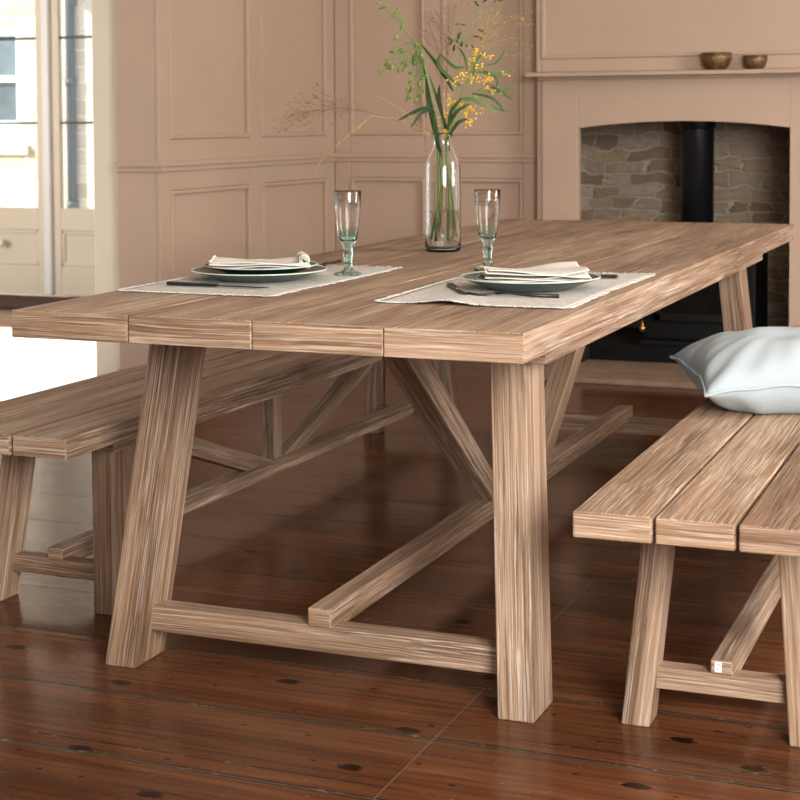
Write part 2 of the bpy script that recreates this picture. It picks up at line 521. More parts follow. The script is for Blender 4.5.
def axis_frame(p0, p1):
    p0, p1 = Vector(p0), Vector(p1)
    x = (p1 - p0).normalized()
    up = Vector((0, 0, 1)) if abs(x.z) < 0.9 else Vector((0, 1, 0)) if abs(x.z) > 0.9 else Vector((0, 0, 1))
    y = up.cross(x).normalized()
    z = x.cross(y)
    m = Matrix.Identity(4)
    for i in range(3):
        m[i][0], m[i][1], m[i][2], m[i][3] = x[i], y[i], z[i], p0[i]
    return m

def thing(name, label, cat, loc=(0, 0, 0), rz=0.0, group=None):
    o = bpy.data.objects.new(name, None)
    o.empty_display_size = 0.05
    COL.objects.link(o)
    o.location = loc; o.rotation_euler = (0, 0, rz)
    return tag(o, label, cat, group)

def tag(o, label, cat, group=None):
    o['label'] = label; o['category'] = cat
    if group:
        o['group'] = group
    return o

def struct(o):
    o['kind'] = 'structure'
    return o

def copy_tree(o, parent=None):
    c = o.copy(); COL.objects.link(c)
    if parent:
        c.parent = parent
    for ch in list(o.children):
        copy_tree(ch, c)
    return c

# ------------------------------------------------------------------ room
# x runs along the table away from the camera, y to the left, z up
XW, YL, XB = 4.60, 1.892, 4.50
Z_TOP = 2.6

m = MB(); m.box((-5.0, -4.5, -0.12), (6.42, 6.6, 0.0), 'y', 0)
struct(m.build('floor', FLOOR))
m = MB(); m.box((-5.0, -4.5, Z_TOP), (6.42, 6.6, Z_TOP + 0.1), 'x', 0)
struct(m.build('ceiling', CEIL))
m = MB(); m.box((-5.1, -4.5, 0), (-5.0, 6.16, Z_TOP), 'y', 0)
struct(m.build('wall_near', WALL))
m = MB(); m.box((-5.0, -4.6, 0), (4.74, -4.5, Z_TOP), 'x', 0)
struct(m.build('wall_right', WALL))

def panelled(m, P, spans, zs, t=0.014, z0=0.0, z1=Z_TOP):
    """Stiles and rails proud of a wall: P(a, d, z) maps along / outwards / up. spans = panel spans."""
    def bar(a0, a1, b0, b1, bev=0.006):
        b = [P(a0, 0, b0), P(a1, 0, b0), P(a1, 0, b1), P(a0, 0, b1)]
        tt = [P(a0, t, b0), P(a1, t, b0), P(a1, t, b1), P(a0, t, b1)]
        m.hexa(b, tt, 0.0)
    return bar

def wall_panels(m, P, a0, a1, panels, bands, t=0.016):
    """Fill a0..a1 with raised framing around rectangular panels, and a moulding inside each."""
    edges = [a0]
    for p in panels:
        edges += [p[0], p[1]]
    edges.append(a1)
    def bar(s0, s1, b0, b1, d0=0.0, d1=t, bev=0.005):
        m.hexa([P(s0, d0, b0), P(s1, d0, b0), P(s1, d0, b1), P(s0, d0, b1)],
               [P(s0, d1, b0), P(s1, d1, b0), P(s1, d1, b1), P(s0, d1, b1)], bev, 2)
    for i in range(0, len(edges), 2):
        bar(edges[i], edges[i + 1], 0, Z_TOP)
    zz = [0.0]
    for b in bands:
        zz += [b[0], b[1]]
    zz.append(Z_TOP)
    for p in panels:
        for i in range(0, len(zz), 2):
            bar(p[0], p[1], zz[i], zz[i + 1], 0, t - 0.0005)
        for b in bands:           # bead moulding around the sunk field
            s = 1 if p[1] > p[0] else -1
            w = 0.018
            bar(p[0], p[0] + s * w, b[0], b[1], 0, t + 0.006, 0.007)
            bar(p[1] - s * w, p[1], b[0], b[1], 0, t + 0.006, 0.007)
            bar(p[0], p[1], b[0] + .0004, b[0] + w, 0, t + 0.0056, 0.007)
            bar(p[0], p[1], b[1] - w, b[1] - .0004, 0, t + 0.0056, 0.007)

BANDS = [(0.24, 0.85), (1.052, 2.35)]
# left wall, a pier that ends at x = 2.93 where the opening to the next room begins
m = MB(); m.box((2.93, YL + 0.016, 0), (XW + 0.12, YL + 0.19, Z_TOP), 'x', 0.0)
wall_panels(m, lambda a, d, z: (a, YL + 0.016 - d, z), 2.93, XW, [(3.014, 3.703), (3.818, 4.508)], BANDS)
struct(m.build('wall_left', WALL))
# back wall
m = MB(); m.box((XW + 0.016, 0.80, 0), (XW + 0.14, YL + 0.016, Z_TOP), 'y', 0.0)
wall_panels(m, lambda a, d, z: (XW + 0.016 - d, a, z), YL, 0.815, [(1.812, 1.425), (1.34, 0.941)], BANDS)
struct(m.build('wall_back', WALL))
# cream side of the opening
m = MB(); m.box((3.03, YL + 0.19, 0), (3.12, 2.256, Z_TOP), 'z', 0.004)
m.box((3.015, YL + 0.19, 0), (3.03, YL + 0.215, Z_TOP), 'z', 0.004)
struct(m.build('trim_1', CREAM))

# chair rail
def rail_profile(P, a0, a1, m):
    for (d0, d1, z0, z1) in ((0, 0.011, 0.925, 0.948), (0, 0.022, 0.945, 0.968)):
        m.hexa([P(a0, d0, z0), P(a1, d0, z0), P(a1, d0, z1), P(a0, d0, z1)],
               [P(a0, d1, z0), P(a1, d1, z0), P(a1, d1, z1), P(a0, d1, z1)], 0.006, 3)
m = MB()
rail_profile(lambda a, d, z: (a, YL - d, z), 2.932, XW, m)
rail_profile(lambda a, d, z: (2.93 - d, a, z), YL - 0.022, YL + 0.19, m)
struct(m.build('trim_2', WALL))
m = MB(); rail_profile(lambda a, d, z: (XW - d, a, z), YL, 0.845, m)
struct(m.build('trim_3', WALL))
# skirting
def skirt(m, P, a0, a1):
    for d1, z1 in ((0.02, 0.15), (0.028, 0.12)):
        m.hexa([P(a0, 0, 0), P(a1, 0, 0), P(a1, 0, z1), P(a0, 0, z1)],
               [P(a0, d1, 0), P(a1, d1, 0), P(a1, d1, z1), P(a0, d1, z1)], 0.005, 2)
m = MB(); skirt(m, lambda a, d, z: (a, YL - d, z), 2.90, XW); skirt(m, lambda a, d, z: (2.93 - d, a, z), YL - 0.028, YL + 0.19)
struct(m.build('baseboard_left', WALL))
m = MB(); skirt(m, lambda a, d, z: (XW - d, a, z), YL, 0.845)
struct(m.build('baseboard_back', WALL))

# chimney breast with arched opening
YO0, YO1 = 0.646, -0.289
def arch_z(y):
    t = (y - (YO0 + YO1) / 2) / ((YO0 - YO1) / 2)
    return 1.084 + 0.030 * (1 - t * t)
m = MB()
m.box((XB, YO0 + .16, 0), (XW + 0.14, 0.842, Z_TOP), 'z', 0.004); m.box((XB, YO0, 0), (XB + .03, YO0 + .17, Z_TOP), 'z', 0.0)
m.box((XB, -4.5, 0), (XW + 0.14, YO1, Z_TOP), 'z', 0.0)
ys = [YO0 + (YO1 - YO0) * i / 24 for i in range(25)]
m.prism([(y, arch_z(y)) for y in ys] + [(YO1, Z_TOP), (YO0, Z_TOP)], XB, XB + .05)
# raised surround plate around the opening
ys2 = ys
m.box((XB - 0.014, YO0 + 0.001, 0), (XB, 0.815, 1.318), 'z', 0.004)
m.box((XB - 0.014, -1.2, 0), (XB, YO1 - 0.001, 1.318), 'z', 0.0)
m.prism([(y, arch_z(y)) for y in ys] + [(YO1, 1.318), (YO0, 1.318)], XB - 0.014, XB)
# panel above the mantel shelf
P_ = lambda a, d, z: (XB - d, a, z)
def bar(a0, a1, b0, b1, d1, bev=0.005):
    m.hexa([P_(a0, 0, b0), P_(a1, 0, b0), P_(a1, 0, b1), P_(a0, 0, b1)],
           [P_(a0, d1, b0), P_(a1, d1, b0), P_(a1, d1, b1), P_(a0, d1, b1)], bev, 2)
bar(0.842, 0.818, 1.335, Z_TOP, 0.016)
bar(0.818, -2.6, 1.335, 1.395, 0.0155)
bar(0.818, 0.798, 1.395, 2.4, 0.022, 0.007)
bar(0.8175, -2.6, 1.3955, 1.412, 0.0216, 0.007)
struct(m.build('wall_chimney', WALL))
m = MB()
m.box((4.37, -2.4, 1.313), (XB + 0.002, 0.857, 1.331), 'y', 0.004, 3)
m.box((4.455, -2.4, 1.300), (XB + 0.002, 0.828, 1.318), 'y', 0.006, 3)
struct(m.build('trim_4', WALL))
# recess behind the opening
m = MB(); m.box((5.28, -0.62, 0), (5.42, 1.10, 2.2), 'y', 0)
struct(m.build('wall_recess_back', STONE))
m = MB(); m.box((XW + 0.141, 0.90, 0), (5.28, 1.0, 1.5), 'x', 0)
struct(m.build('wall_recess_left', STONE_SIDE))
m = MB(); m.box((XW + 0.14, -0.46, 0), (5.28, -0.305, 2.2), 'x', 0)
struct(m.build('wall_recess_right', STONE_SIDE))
m = MB(); m.box((XB + 0.06, -0.46, 1.30), (5.28, 0.80, 1.34), 'x', 0); m.box((XW + .141, 0.80, 1.30), (5.28, 0.90, 1.34), 'x', 0)
struct(m.build('trim_5', BLACK))
m = MB(); m.prism([(4.09, -1.1), (4.484, -1.1), (4.484, -.286), (5.27, -.286), (5.27, .64), (4.484, .64), (4.484, .80), (4.09, .80)], 0.0, 0.022, 'z', 0.003)
tag(m.build('hearth', HEARTH), 'flat tan stone hearth slab under the black stove', 'hearth')

# wood burning stove
st = thing('wood_stove', 'black wood burning stove with flue pipe standing in the stone fireplace', 'stove', (4.82, 0.136, 0.022))
Y0, Y1 = -0.265, 0.265
m = MB(); m.box((-0.16, Y0 + 0.01, 0.10), (0.17, Y1 - 0.01, 0.52), 'y', 0.012); m.build('body', BLACK, st)
m = MB(); m.box((-0.185, Y0 - 0.01, 0.52), (0.18, Y1 + 0.01, 0.545), 'y', 0.008); m.build('top_plate', BLACK, st)
m = MB(); m.box((-0.19, Y0, 0.075), (0.17, Y1, 0.10), 'y', 0.006); m.build('base_plate', BLACK, st)
m = MB(); m.box((-0.195, -0.40, 0), (0.44, 0.495, 0.0745), 'y', 0.005); m.build('plinth', BLACK, st)
m = MB()
for lo, hi in (((-.185, -.20, .19), (-.16, .20, .225)), ((-.185, -.20, .46), (-.16, .20, .495)), ((-.185, -.20, .19), (-.16, -.165, .495)), ((-.185, .165, .19), (-.16, .20, .495))):
    m.box(lo, hi, 'y', 0.004)
dr = m.build('door', BLACK, st)
m = MB(); m.box((-.176, -.166, .224), (-.166, .166, .461), 'y', 0); m.build('door_glass', STOVE_GLASS, dr)
m = MB(); m.tube([(-.185, .225, .30), (-.22, .225, .30), (-.222, .225, .26), (-.222, .225, .215)], 0.006)
m.build('handle', BLACK, dr)
m = MB(); m.lathe([(0, -.018), (.006, -.016), (.013, -.006), (.014, .003), (.008, .012), (.005, .018), (.004, .035), (0, .035)], (-.20, .247, .155), 20)
k_ = m.build('air_knob', BRASS, st); k_['label'] = 'small brass air knob'
m = MB(); m.box((-.20, .243, .15), (-.15, .251, .158), 'x', 0.001); m.build('knob_rod', BLACK, k_)
m = MB(); m.lathe([(0.075, .545), (0.075, 1.70), (0.069, 1.70), (0.069, .545)], (0.05, 0.05, 0), 40, closed=True)
m.lathe([(0.076, 1.055), (0.083, 1.063), (0.083, 1.135), (0.076, 1.14)], (0.05, 0.05, 0), 40, closed=True)
m.build('flue_pipe', FLUE, st)
m = MB(); m.lathe([(0.076, .545), (0.095, .545), (0.095, .565), (0.076, .575)], (0.05, 0.05, 0), 40, closed=True); m.build('flue_collar', BLACK, st)

# bowls on the mantel shelf
def bowl(x, y, r, h, label, rzn):
    o = thing('bronze_bowl', label, 'bowl', (x, y, 1.331), rzn)
    m = MB(); m.lathe([(0, 0.0), (r * .55, 0.0), (r * .62, .004), (r * .86, h * .30), (r * .99, h * .66), (r, h), (r * .955, h), (r * .93, h * .68), (r * .80, h * .33), (r * .5, .010), (0, .010)], n=48)
    m.build('bowl_body', BRONZE, o)
    m = MB(); m.lathe([(r * 1.005, h - .004), (r * 1.012, h - .001), (r, h + .002), (r * .95, h + .001), (r * .95, h - .004)], n=48, closed=True)
    m.build('rim', BRONZE, o)
bowl(4.44, 0.017, 0.064, 0.074, 'larger round bronze bowl on the mantel shelf above the flue', 0)
bowl(4.44, -0.148, 0.051, 0.058, 'smaller dark bronze bowl at the right end of the mantel shelf', 1)

# next room: French doors
XD = 6.25
m = MB()
m.box((XD, 5.66, 0), (6.42, 6.6, Z_TOP), 'z', 0); m.box((XD, 1.9, 0), (6.42, 4.12, Z_TOP), 'z', 0); m.box((XD, 4.12, 2.32), (6.42, 5.66, Z_TOP), 'y', 0)
struct(m.build('wall_far', CREAM))
# outer wall of the next room with a tall window opening for the sun
m = MB(); YS = 6.0
m.box((-5.0, YS, 0), (-1.0, YS + .16, Z_TOP), 'x', 0); m.box((4.0, YS, 0), (6.25, YS + .16, Z_TOP), 'x', 0)
m.box((-1.0, YS, 0), (4.0, YS + .16, .28), 'x', 0); m.box((-1.0, YS, 2.36), (4.0, YS + .16, Z_TOP), 'x', 0)
struct(m.build('wall_side', CREAM))

def french_leaf(name, y0, y1, knob_y):
    """y0 < y1; door leaf between them, glazed above and panelled below."""
    m = MB(); x0, x1 = XD + 0.02, XD + 0.065
    s = 0.052
    m.box((x0, y0, 0.012), (x1, y0 + s, 2.30), 'z', 0.005); m.box((x0, y1 - s, 0.012), (x1, y1, 2.30), 'z', 0.005)
    for a, b in ((0.012, 0.20), (0.43, 0.572), (2.20, 2.30)):
        m.box((x0, y0 + s, a), (x1, y1 - s, b), 'y', 0.005)
    m.box((x0 + .018, y0 + s, .19), (x1 - .006, y1 - s, .44), 'y', 0)
    for z0, z1, ya, yb in ((.20, .225, y0 + s, y1 - s), (.405, .43, y0 + s, y1 - s)):
        m.box((x0 + .006, ya, z0), (x1 - .01, yb, z1), 'y', 0.008)
    for ya in (y0 + s, y1 - s - .025):
        m.box((x0 + .006, ya, .20), (x1 - .01, ya + .025, .43), 'z', 0.008)
    o = struct(m.build(name, CREAM))
    for z in (1.119, 1.662):
        g = MB(); g.box((x0 + .005, y0 + s, z - .008), (x1 - .01, y1 - s, z + .008), 'y', 0.003); g.build('glazing_bar', IRON, o)
    g = MB(); g.box((x0 + .02, y0 + s - .01, .565), (x0 + .026, y1 - s + .01, 2.21), 'y', 0); g.build('pane', PANE, o)
    if knob_y:
        g = MB(); g.lathe([(0, 0), (.012, 0), (.010, .02), (.026, .034), (.030, .048), (.022, .062), (0, .066)], n=24)
        k = g.build('door_knob', WHITE_PAINT, o)
        k.rotation_euler = (0, -PI / 2, 0); k.location = (x0, knob_y, .345)
    return o
french_leaf('door_1', 4.685, 5.60, 5.0)
french_leaf('door_2', 4.16, 4.617, None)
m = MB(); m.box((XD - .012, 4.622, .012), (XD + .06, 4.68, 2.30), 'z', 0.016, 4)
struct(m.build('trim_6', WHITE_PAINT))
m = MB(); m.box((XD - .02, 4.04, 0), (XD + .06, 4.16, 2.4), 'z', 0.006); m.box((XD - .02, 5.60, 0), (XD + .06, 5.72, 2.4), 'z', 0.006); m.box((XD - .02, 4.04, 2.30), (XD + .06, 5.72, 2.40), 'y', 0.006)
struct(m.build('trim_7', CREAM))
m = MB(); m.box((5.62, 3.6, 0), (6.20, 5.75, .014), 'y', 0.004)  # thin dark red brown slab lying on the floor
tag(m.build('dark_strip', STRIPM), 'long dark red brown strip along the foot of the French doors', 'dark_strip')
m = MB()
def sheetf(u, v):
    x = 2.5 + 2.32 * u; y = 2.46 + 3.1 * v
    return (x, y, 0.011 + 0.0012 * math.sin(9 * x + 3 * y))
m.sheet(sheetf, 30, 40, 0.010)  # thin white sheet, gently rippled, lying on the floor
tag(m.build('floor_sheet', SHEETM), 'bright white flat sheet on the floor of the adjoining room', 'floor_sheet')

# the house across the yard
XF = 10.0
h = thing('stone_house', 'pale stone house outside the French doors, with a sash window and drainpipe', 'house', (XF, 7.3, -0.1))
hl = lambda x, y, z: (x - XF, y - 7.3, z + .1)
m = MB()
WY0, WY1, WZ0, WZ1 = 7.478, 8.55, 0.92, 2.02
m.box(hl(XF, 3.0, -.1), hl(XF + .4, WY0, 5.5), 'z', 0); m.box(hl(XF, WY1, -.1), hl(XF + .4, 12.0, 5.5), 'z', 0)
m.box(hl(XF, WY0, -.1), hl(XF + .4, WY1, WZ0), 'y', 0); m.box(hl(XF, WY0, WZ1), hl(XF + .4, WY1, 5.5), 'y', 0)
hw = m.build('wall', HOUSE_STONE, h)
hw.data.materials[0] = HOUSE_STONE
m = MB()
for lo, hi in (((XF + .02, WY0, WZ0), (XF + .12, WY0 + .035, WZ1)), ((XF + .02, WY1 - .035, WZ0), (XF + .12, WY1, WZ1)), ((XF + .022, WY0 + .03, WZ1 - .10), (XF + .12, WY1 - .03, WZ1)),
               ((XF + .022, WY0 + .03, WZ0), (XF + .12, WY1 - .03, WZ0 + .22)), ((XF + .01, WY0 + .03, 1.495), (XF + .13, WY1 - .03, 1.552)), ((XF + .03, 8.0, WZ0), (XF + .1, 8.03, WZ1))):
    m.box(hl(*lo), hl(*hi), 'y', 0.004)
w_ = m.build('window', WHITE_PAINT, h)
m = MB(); m.box(hl(XF + .07, WY0 + .02, WZ0 + .05), hl(XF + .08, WY1 - .02, WZ1 - .05), 'y', 0); m.build('pane', DARKGLASS, w_)
m = MB(); m.box(hl(XF - .05, WY0 - .12, WZ0 - .09), hl(XF + .12, WY1 + .1, WZ0 - .002), 'y', 0.01); m.build('window_sill', PAVE, h)
m = MB(); PY = 6.885
m.tube([hl(XF - .050, PY, -.1), hl(XF - .050, PY, 2.26), hl(XF - .050, PY, 5.2)], 0.042, 16)
dp = m.build('drainpipe', IRON, h)
m = MB(); m.prism([(-.075, 2.16), (-.075, 2.30), (.075, 2.30), (.09, 2.40), (-.09, 2.40)][::1], -.10, .03)
m.v = [Vector((p[0] - .075, p[1] + PY - 7.3, p[2] + .1)) for p in m.v]
m.build('hopper', IRON, dp)
for z in (.35, 1.45, 2.9):
    m = MB(); m.lathe([(.042, z), (.052, z), (.052, z + .07), (.042, z + .07)], hl(XF - .050, PY, 0), 16, closed=True)
    m.build('pipe_collar', IRON, dp)
m = MB(); m.box((6.42, 1.0, -.2), (XF + 1, 12.5, -.1), 'x', 0)
struct(m.build('ground', PAVE))

# ------------------------------------------------------------------ dining table
L, W, H, T = 3.063, 1.034, 0.76, 0.053
tb = thing('dining_table', 'long limed wood trestle dining table with splayed legs, laid for two', 'table', (0, 0, 0))
m = MB()
pw = W / 4
for i in range(4):
    y0 = -W / 2 + i * pw
    a = 0.0 if i == 0 else 0.0011
    b = 0.0 if i == 3 else 0.0011
    m.box((0 + random.uniform(-.002, .002), y0 + a, H - T), (L, y0 + pw - b, H), 'x', 0.0028, 3)
m.box((0.03, -W / 2 + .02, H - T + .004), (L - .03, W / 2 - .02, H - .006), 'x', 0)
m.build('tabletop', WOOD, tb)
XR0, YA = 0.31, 0.462      # under frame
ZR = 0.660
for s in (1, -1):
    m = MB(); m.box((XR0, min(s * YA, s * (YA - .032)), ZR), (L - XR0, max(s * YA, s * (YA - .032)), H - T), 'x', 0.003); m.build('apron', WOOD, tb)
for x0 in (XR0 + .002, L - XR0 - .036):
    m = MB(); m.box((x0, -YA + .032, ZR), (x0 + .034, YA - .032, H - T), 'y', 0.003); m.build('end_rail', WOOD, tb)
m = MB(); m.lathe([(0, 0), (.006, .0), (.006, .003), (.003, .005), (0, .005)], n=14)
d_ = m.build('dowel', WOOD, tb); d_.location = (XR0, -YA + .016, .683); d_.rotation_euler = (0, -PI / 2, 0)
xf, yf, lw, ld = 0.227, 0.463, 0.072, 0.1237
xt, yt = 0.338, 0.412
def leg_hexa(m, sx, sy, f, t, zt, lw, ld, L, bev=0.005):
    def q(x, y, z):
        return (x if sx > 0 else L - x, y * sy, z)
    b = [q(f[0], f[1], 0), q(f[0] + ld, f[1], 0), q(f[0] + ld, f[1] - lw, 0), q(f[0], f[1] - lw, 0)]
    u = [q(t[0], t[1], zt), q(t[0] + ld, t[1], zt), q(t[0] + ld, t[1] - lw, zt), q(t[0], t[1] - lw, zt)]
    m.hexa(b, u, bev, 3)
for sx in (1, -1):
    for sy in (1, -1):
        m = MB(); leg_hexa(m, sx, sy, (xf, yf), (xt, yt), ZR, lw, ld, L); m.build('leg', WOOD, tb)
for x0 in (0.287, L - 0.287 - .052):
    m = MB(); m.box((x0, -0.390, 0.063), (x0 + .052, 0.390, 0.116), 'y', 0.004); m.build('end_stretcher', WOOD, tb)
m = MB(); m.box((0.283, -0.026, 0.114), (L - .283, 0.026, 0.152), 'x', 0.006, 3); m.box((0.340, -0.0258, 0.104), (L - .340, 0.0258, 0.140), 'x', 0.004); m.build('long_stretcher', WOOD, tb)
CX_ = L / 2
m = MB(); m.box((CX_ - .034, -.03, .150), (CX_ + .034, .03, H - T), 'z', 0.004); m.build('centre_post', WOOD, tb)
for s in (1, -1):
    m = MB()
    m.hexa([(CX_ - s * .150, -.030, .150), (CX_ - s * .245, -.030, .150), (CX_ - s * .245, .030, .150), (CX_ - s * .150, .030, .150)],
           [(CX_ - s * .875, -.030, H - T), (CX_ - s * .995, -.030, H - T), (CX_ - s * .995, .030, H - T), (CX_ - s * .875, .030, H - T)], 0.004, 2)
    m.build('brace', WOOD, tb)

# ------------------------------------------------------------------ benches
BL, BW, BZ, BT = 2.72, 0.422, 0.4485, 0.0462
def bench(label, loc, rz):
    o = thing('dining_bench', label, 'bench', loc, rz, 'benches along the dining table')
    m = MB(); p = BW / 3
    for i in range(3):
        y0 = -BW / 2 + i * p
        a = 0 if i == 0 else 0.0030
        b = 0 if i == 2 else 0.0030
        m.box((random.uniform(0, .004), y0 + a, BZ - BT), (BL, y0 + p - b, BZ), 'x', 0.0045, 3)
    m.box((0.03, -BW / 2 + .02, BZ - BT + .004), (BL - .03, BW / 2 - .02, BZ - .026), 'x', 0)
    m.build('seat', WOOD, o)
    zr = 0.366; xr = 0.262; ya = 0.162
    for s in (1, -1):
        m = MB(); m.box((xr, min(s * ya, s * (ya - .026)), zr), (BL - xr, max(s * ya, s * (ya - .026)), BZ - BT), 'x', 0.003); m.build('apron', WOOD, o)
    for x0 in (xr + .002, BL - xr - .032):
        m = MB(); m.box((x0, -ya + .026, zr), (x0 + .03, ya - .026, BZ - BT), 'y', 0.003); m.build('end_rail', WOOD, o)
    for sx in (1, -1):
        for sy in (1, -1):
            m = MB(); leg_hexa(m, sx, sy, (0.226, 0.180), (0.272, 0.149), zr, 0.053, 0.068, BL, 0.004); m.build('leg', WOOD, o)
    for x0 in (0.262, BL - .262 - .042):
        m = MB(); m.box((x0, -0.124, 0.063), (x0 + .042, 0.124, 0.104), 'y', 0.004); m.build('end_stretcher', WOOD, o)
    m = MB(); m.box((0.259, -.021, .103), (BL - .259, .021, .131), 'x', 0.005, 3); m.box((0.305, -.0208, .086), (BL - .305, .0208, .120), 'x', 0.004); ls = m.build('long_stretcher', WOOD, o)
    cx = BL / 2
    m = MB(); m.box((cx - .028, -.021, .130), (cx + .028, .021, BZ - BT), 'z', 0.004); m.build('centre_post', WOOD, o)
    for s in (1, -1):
        m = MB()
        m.hexa([(cx - s * .03, -.021, .130), (cx - s * .19, -.021, .130), (cx - s * .19, .021, .130), (cx - s * .03, .021, .130)],
               [(cx - s * .84, -.021, BZ - BT), (cx - s * .99, -.021, BZ - BT), (cx - s * .99, .021, BZ - BT), (cx - s * .84, .021, BZ - BT)], 0.004, 2)
        m.build('brace', WOOD, o)
    return o, ls
bench('limed wood bench on the far left side of the table, partly behind its leg', (0.300, 0.808, 0), -0.016)
br_, ls = bench('limed wood bench at the right edge with a white cushion on it', (0.061, -0.795, 0), 0.009)
m = MB(); m.box((.2580, .000, .1085), (.2588, .0125, .1275), 'z', 0, mi=0)
sk = m.build('sticker', LABEL, ls); sk['label'] = 'small white sticker printed with a 2'
m = MB()
def glyph(pts):
    for a, b in zip(pts[:-1], pts[1:]):
        m.beam((.2577, a[0], a[1]), (.2577, b[0], b[1]), .0013, .0006, 0)
yy, zz = .0062, .118
glyph([(yy + .0028, zz + .003), (yy + .001, zz + .0055), (yy - .0015, zz + .0055), (yy - .0028, zz + .003), (yy - .0015, zz + .0005), (yy + .003, zz - .005), (yy - .003, zz - .005)])
m.build('numeral', INK, sk)

# ------------------------------------------------------------------ place settings
def placemat(x0, x1, y0, y1, label, seed, fold=0.0):
    rnd = random.Random(seed)
    o = thing('placemat', label, 'placemat', ((x0 + x1) / 2, (y0 + y1) / 2, H), 0, 'linen placemats on the table')
    hx, hy = (x1 - x0) / 2, (y1 - y0) / 2
    ph = rnd.uniform(0, 6)
    def hgt(x, y):
        e = 0.0014 + 0.0007 * math.sin(9 * x + ph) * math.sin(11 * y + ph)
        if fold:
            d = math.hypot((x + hx) * 2.0, (y - fold) * 7)
            e += 0.008 * math.exp(-d * d * 9)
        return max(e, 0.0008)
    def fn(u, v):
        x = -hx + 2 * hx * u; y = -hy + 2 * hy * v
        return (x + .004 * math.sin(8 * y + ph), y + .004 * math.sin(7 * x + 2 * ph), hgt(x, y) + 0.0018)
    m = MB(); m.sheet(fn, 40, 26, 0.0018); m.build('cloth', LINEN, o)
    m = MB()
    def fr(x, y, nx, ny):
        l = rnd.uniform(.005, .013)
        t = rnd.uniform(-.006, .006)
        z = hgt(x, y) + .001
        p0 = Vector((x + .004 * math.sin(8 * y + ph), y + .004 * math.sin(7 * x + 2 * ph), z))
        p1 = p0 + Vector((nx * l - ny * t, ny * l + nx * t, rnd.uniform(-.0004, .0026)))
        p1.z = max(p1.z, .0014)
        m.tube([p0, (p0 + p1) / 2 + Vector((0, 0, .0008)), p1], [.0012, .0013, .0006], 5)
    k = 0
    for i in range(int(2 * hx / .005)):
        x = -hx + i * .005 + rnd.uniform(-.001, .001)
        fr(x, -hy, 0, -1); fr(x, hy, 0, 1)
    for i in range(int(2 * hy / .005)):
        y = -hy + i * .005 + rnd.uniform(-.001, .001)
        fr(-hx, y, -1, 0); fr(hx, y, 1, 0)
    f = m.build('fringe', LINEN, o); f['kind'] = 'stuff'
    return o
placemat(0.36, 1.055, 0.135, 0.497, 'fringed linen placemat on the left side of the table', 3)
placemat(0.35, 1.068, -0.487, -0.098, 'fringed linen placemat at the right edge of the table', 5, 0.05)
ZM = H + 0.0045

def plate(x, y, z, r, label, hgt=0.022, tilt=(0, 0)):
    o = thing('dinner_plate', label, 'plate', (x, y, z), random.uniform(0, 6), 'green plates on the table')
    o.rotation_euler = (tilt[0], tilt[1], 0)
    m = MB()
    m.lathe([(0, .0), (r * .56, .0), (r * .60, .001), (r * .74, hgt * .42), (r * .92, hgt * .80), (r * .992, hgt * .97), (r * .992, hgt + .0005), (r * .95, hgt * .92), (r * .74, hgt * .62), (r * .64, .0058), (r * .5, .0045), (0, .0045)], n=72)
    m.build('plate_body', GREEN, o)
    m = MB(); m.lathe([(r * .990, hgt * .95), (r * 1.0, hgt * 1.0), (r * .994, hgt + .0020), (r * .975, hgt + .0016), (r * .972, hgt * .96)], n=72, closed=True)
    m.build('rim', RIM, o)
    return o
plate(0.672, 0.322, ZM, 0.154, 'large dark green plate on the left placemat, beneath a smaller plate')
plate(0.675, 0.318, ZM + 0.0125, 0.128, 'smaller green plate stacked on the large plate at the left setting', 0.020)
plate(0.672, -0.318, ZM, 0.149, 'large dark green plate on the right placemat with a creased napkin', 0.025)
plate(0.672, -0.318, ZM + 0.0078, 0.116, 'small green plate nested inside the large plate at the right setting', 0.014)

def napkin(x, y, z, rz, sx, sy, label, seed, layers=4, roll=False, peak=0.010):
    rnd = random.Random(seed)
    o = thing('napkin', label, 'napkin', (x, y, z), rz)
    m = MB()
    for k in range(layers):
        a, b, c, d = [rnd.uniform(0, 6.28) for _ in range(4)]
        ox, oy = rnd.uniform(-.006, .006), rnd.uniform(-.006, .006)
        zz = k * 0.0042
        lx = sx * rnd.uniform(.94, 1.02)
        def fn(u, v, a=a, b=b, c=c, zz=zz, ox=ox, oy=oy, k=k, lx=lx):
            px = (u - .5) * lx + ox; py = (v - .5) * sy + oy
            r_ = peak * (k / layers)
            hh = r_ * (0.5 + .5 * math.sin(20 * px + 10 * py + a)) + .002 * math.sin(55 * py + b) + 0.0018 * math.sin(38 * px - 30 * py + c)
            return (px + .004 * math.sin(25 * py + b), py + .004 * math.sin(22 * px + a), max(.0012, zz + hh + .003))
        m.sheet(fn, 34, 22, 0.0022)
        # folded edge joining this layer to the next
        if k % 2 == 0:
            s = 1 if k % 4 == 0 else -1
            pts = [Vector(fn(1.0 if s > 0 else 0.0, j / 12)) + Vector((s * .0005, 0, .0018)) for j in range(13)]
            m.tube(pts, .0028, 8)
    ob = m.build('folded_cloth', NAPKIN, o)
    return o, ob
n1, _ = napkin(0.675, 0.322, ZM + 0.029, math.radians(-64), 0.225, 0.125, 'crumpled oatmeal linen napkin with a rolled end on the left stack of plates', 11, 3, peak=0.007)
m = MB()
def rollfn(u, v):
    a = v * 2.4 * 2 * PI
    r = 0.004 + 0.0085 * v
    return (0.098 + r * math.cos(a) + .004 * math.sin(6 * u), (u - .5) * .118, 0.0155 + r * math.sin(a) + .0018 * math.sin(17 * u))
m.sheet(rollfn, 18, 60, 0.0012)
m.build('rolled_end', NAPKIN, n1)
napkin(0.690, -0.322, ZM + 0.0195, math.radians(-66), 0.222, 0.135, 'oatmeal linen napkin folded in layers on the right green plate', 29, 4, peak=0.016)

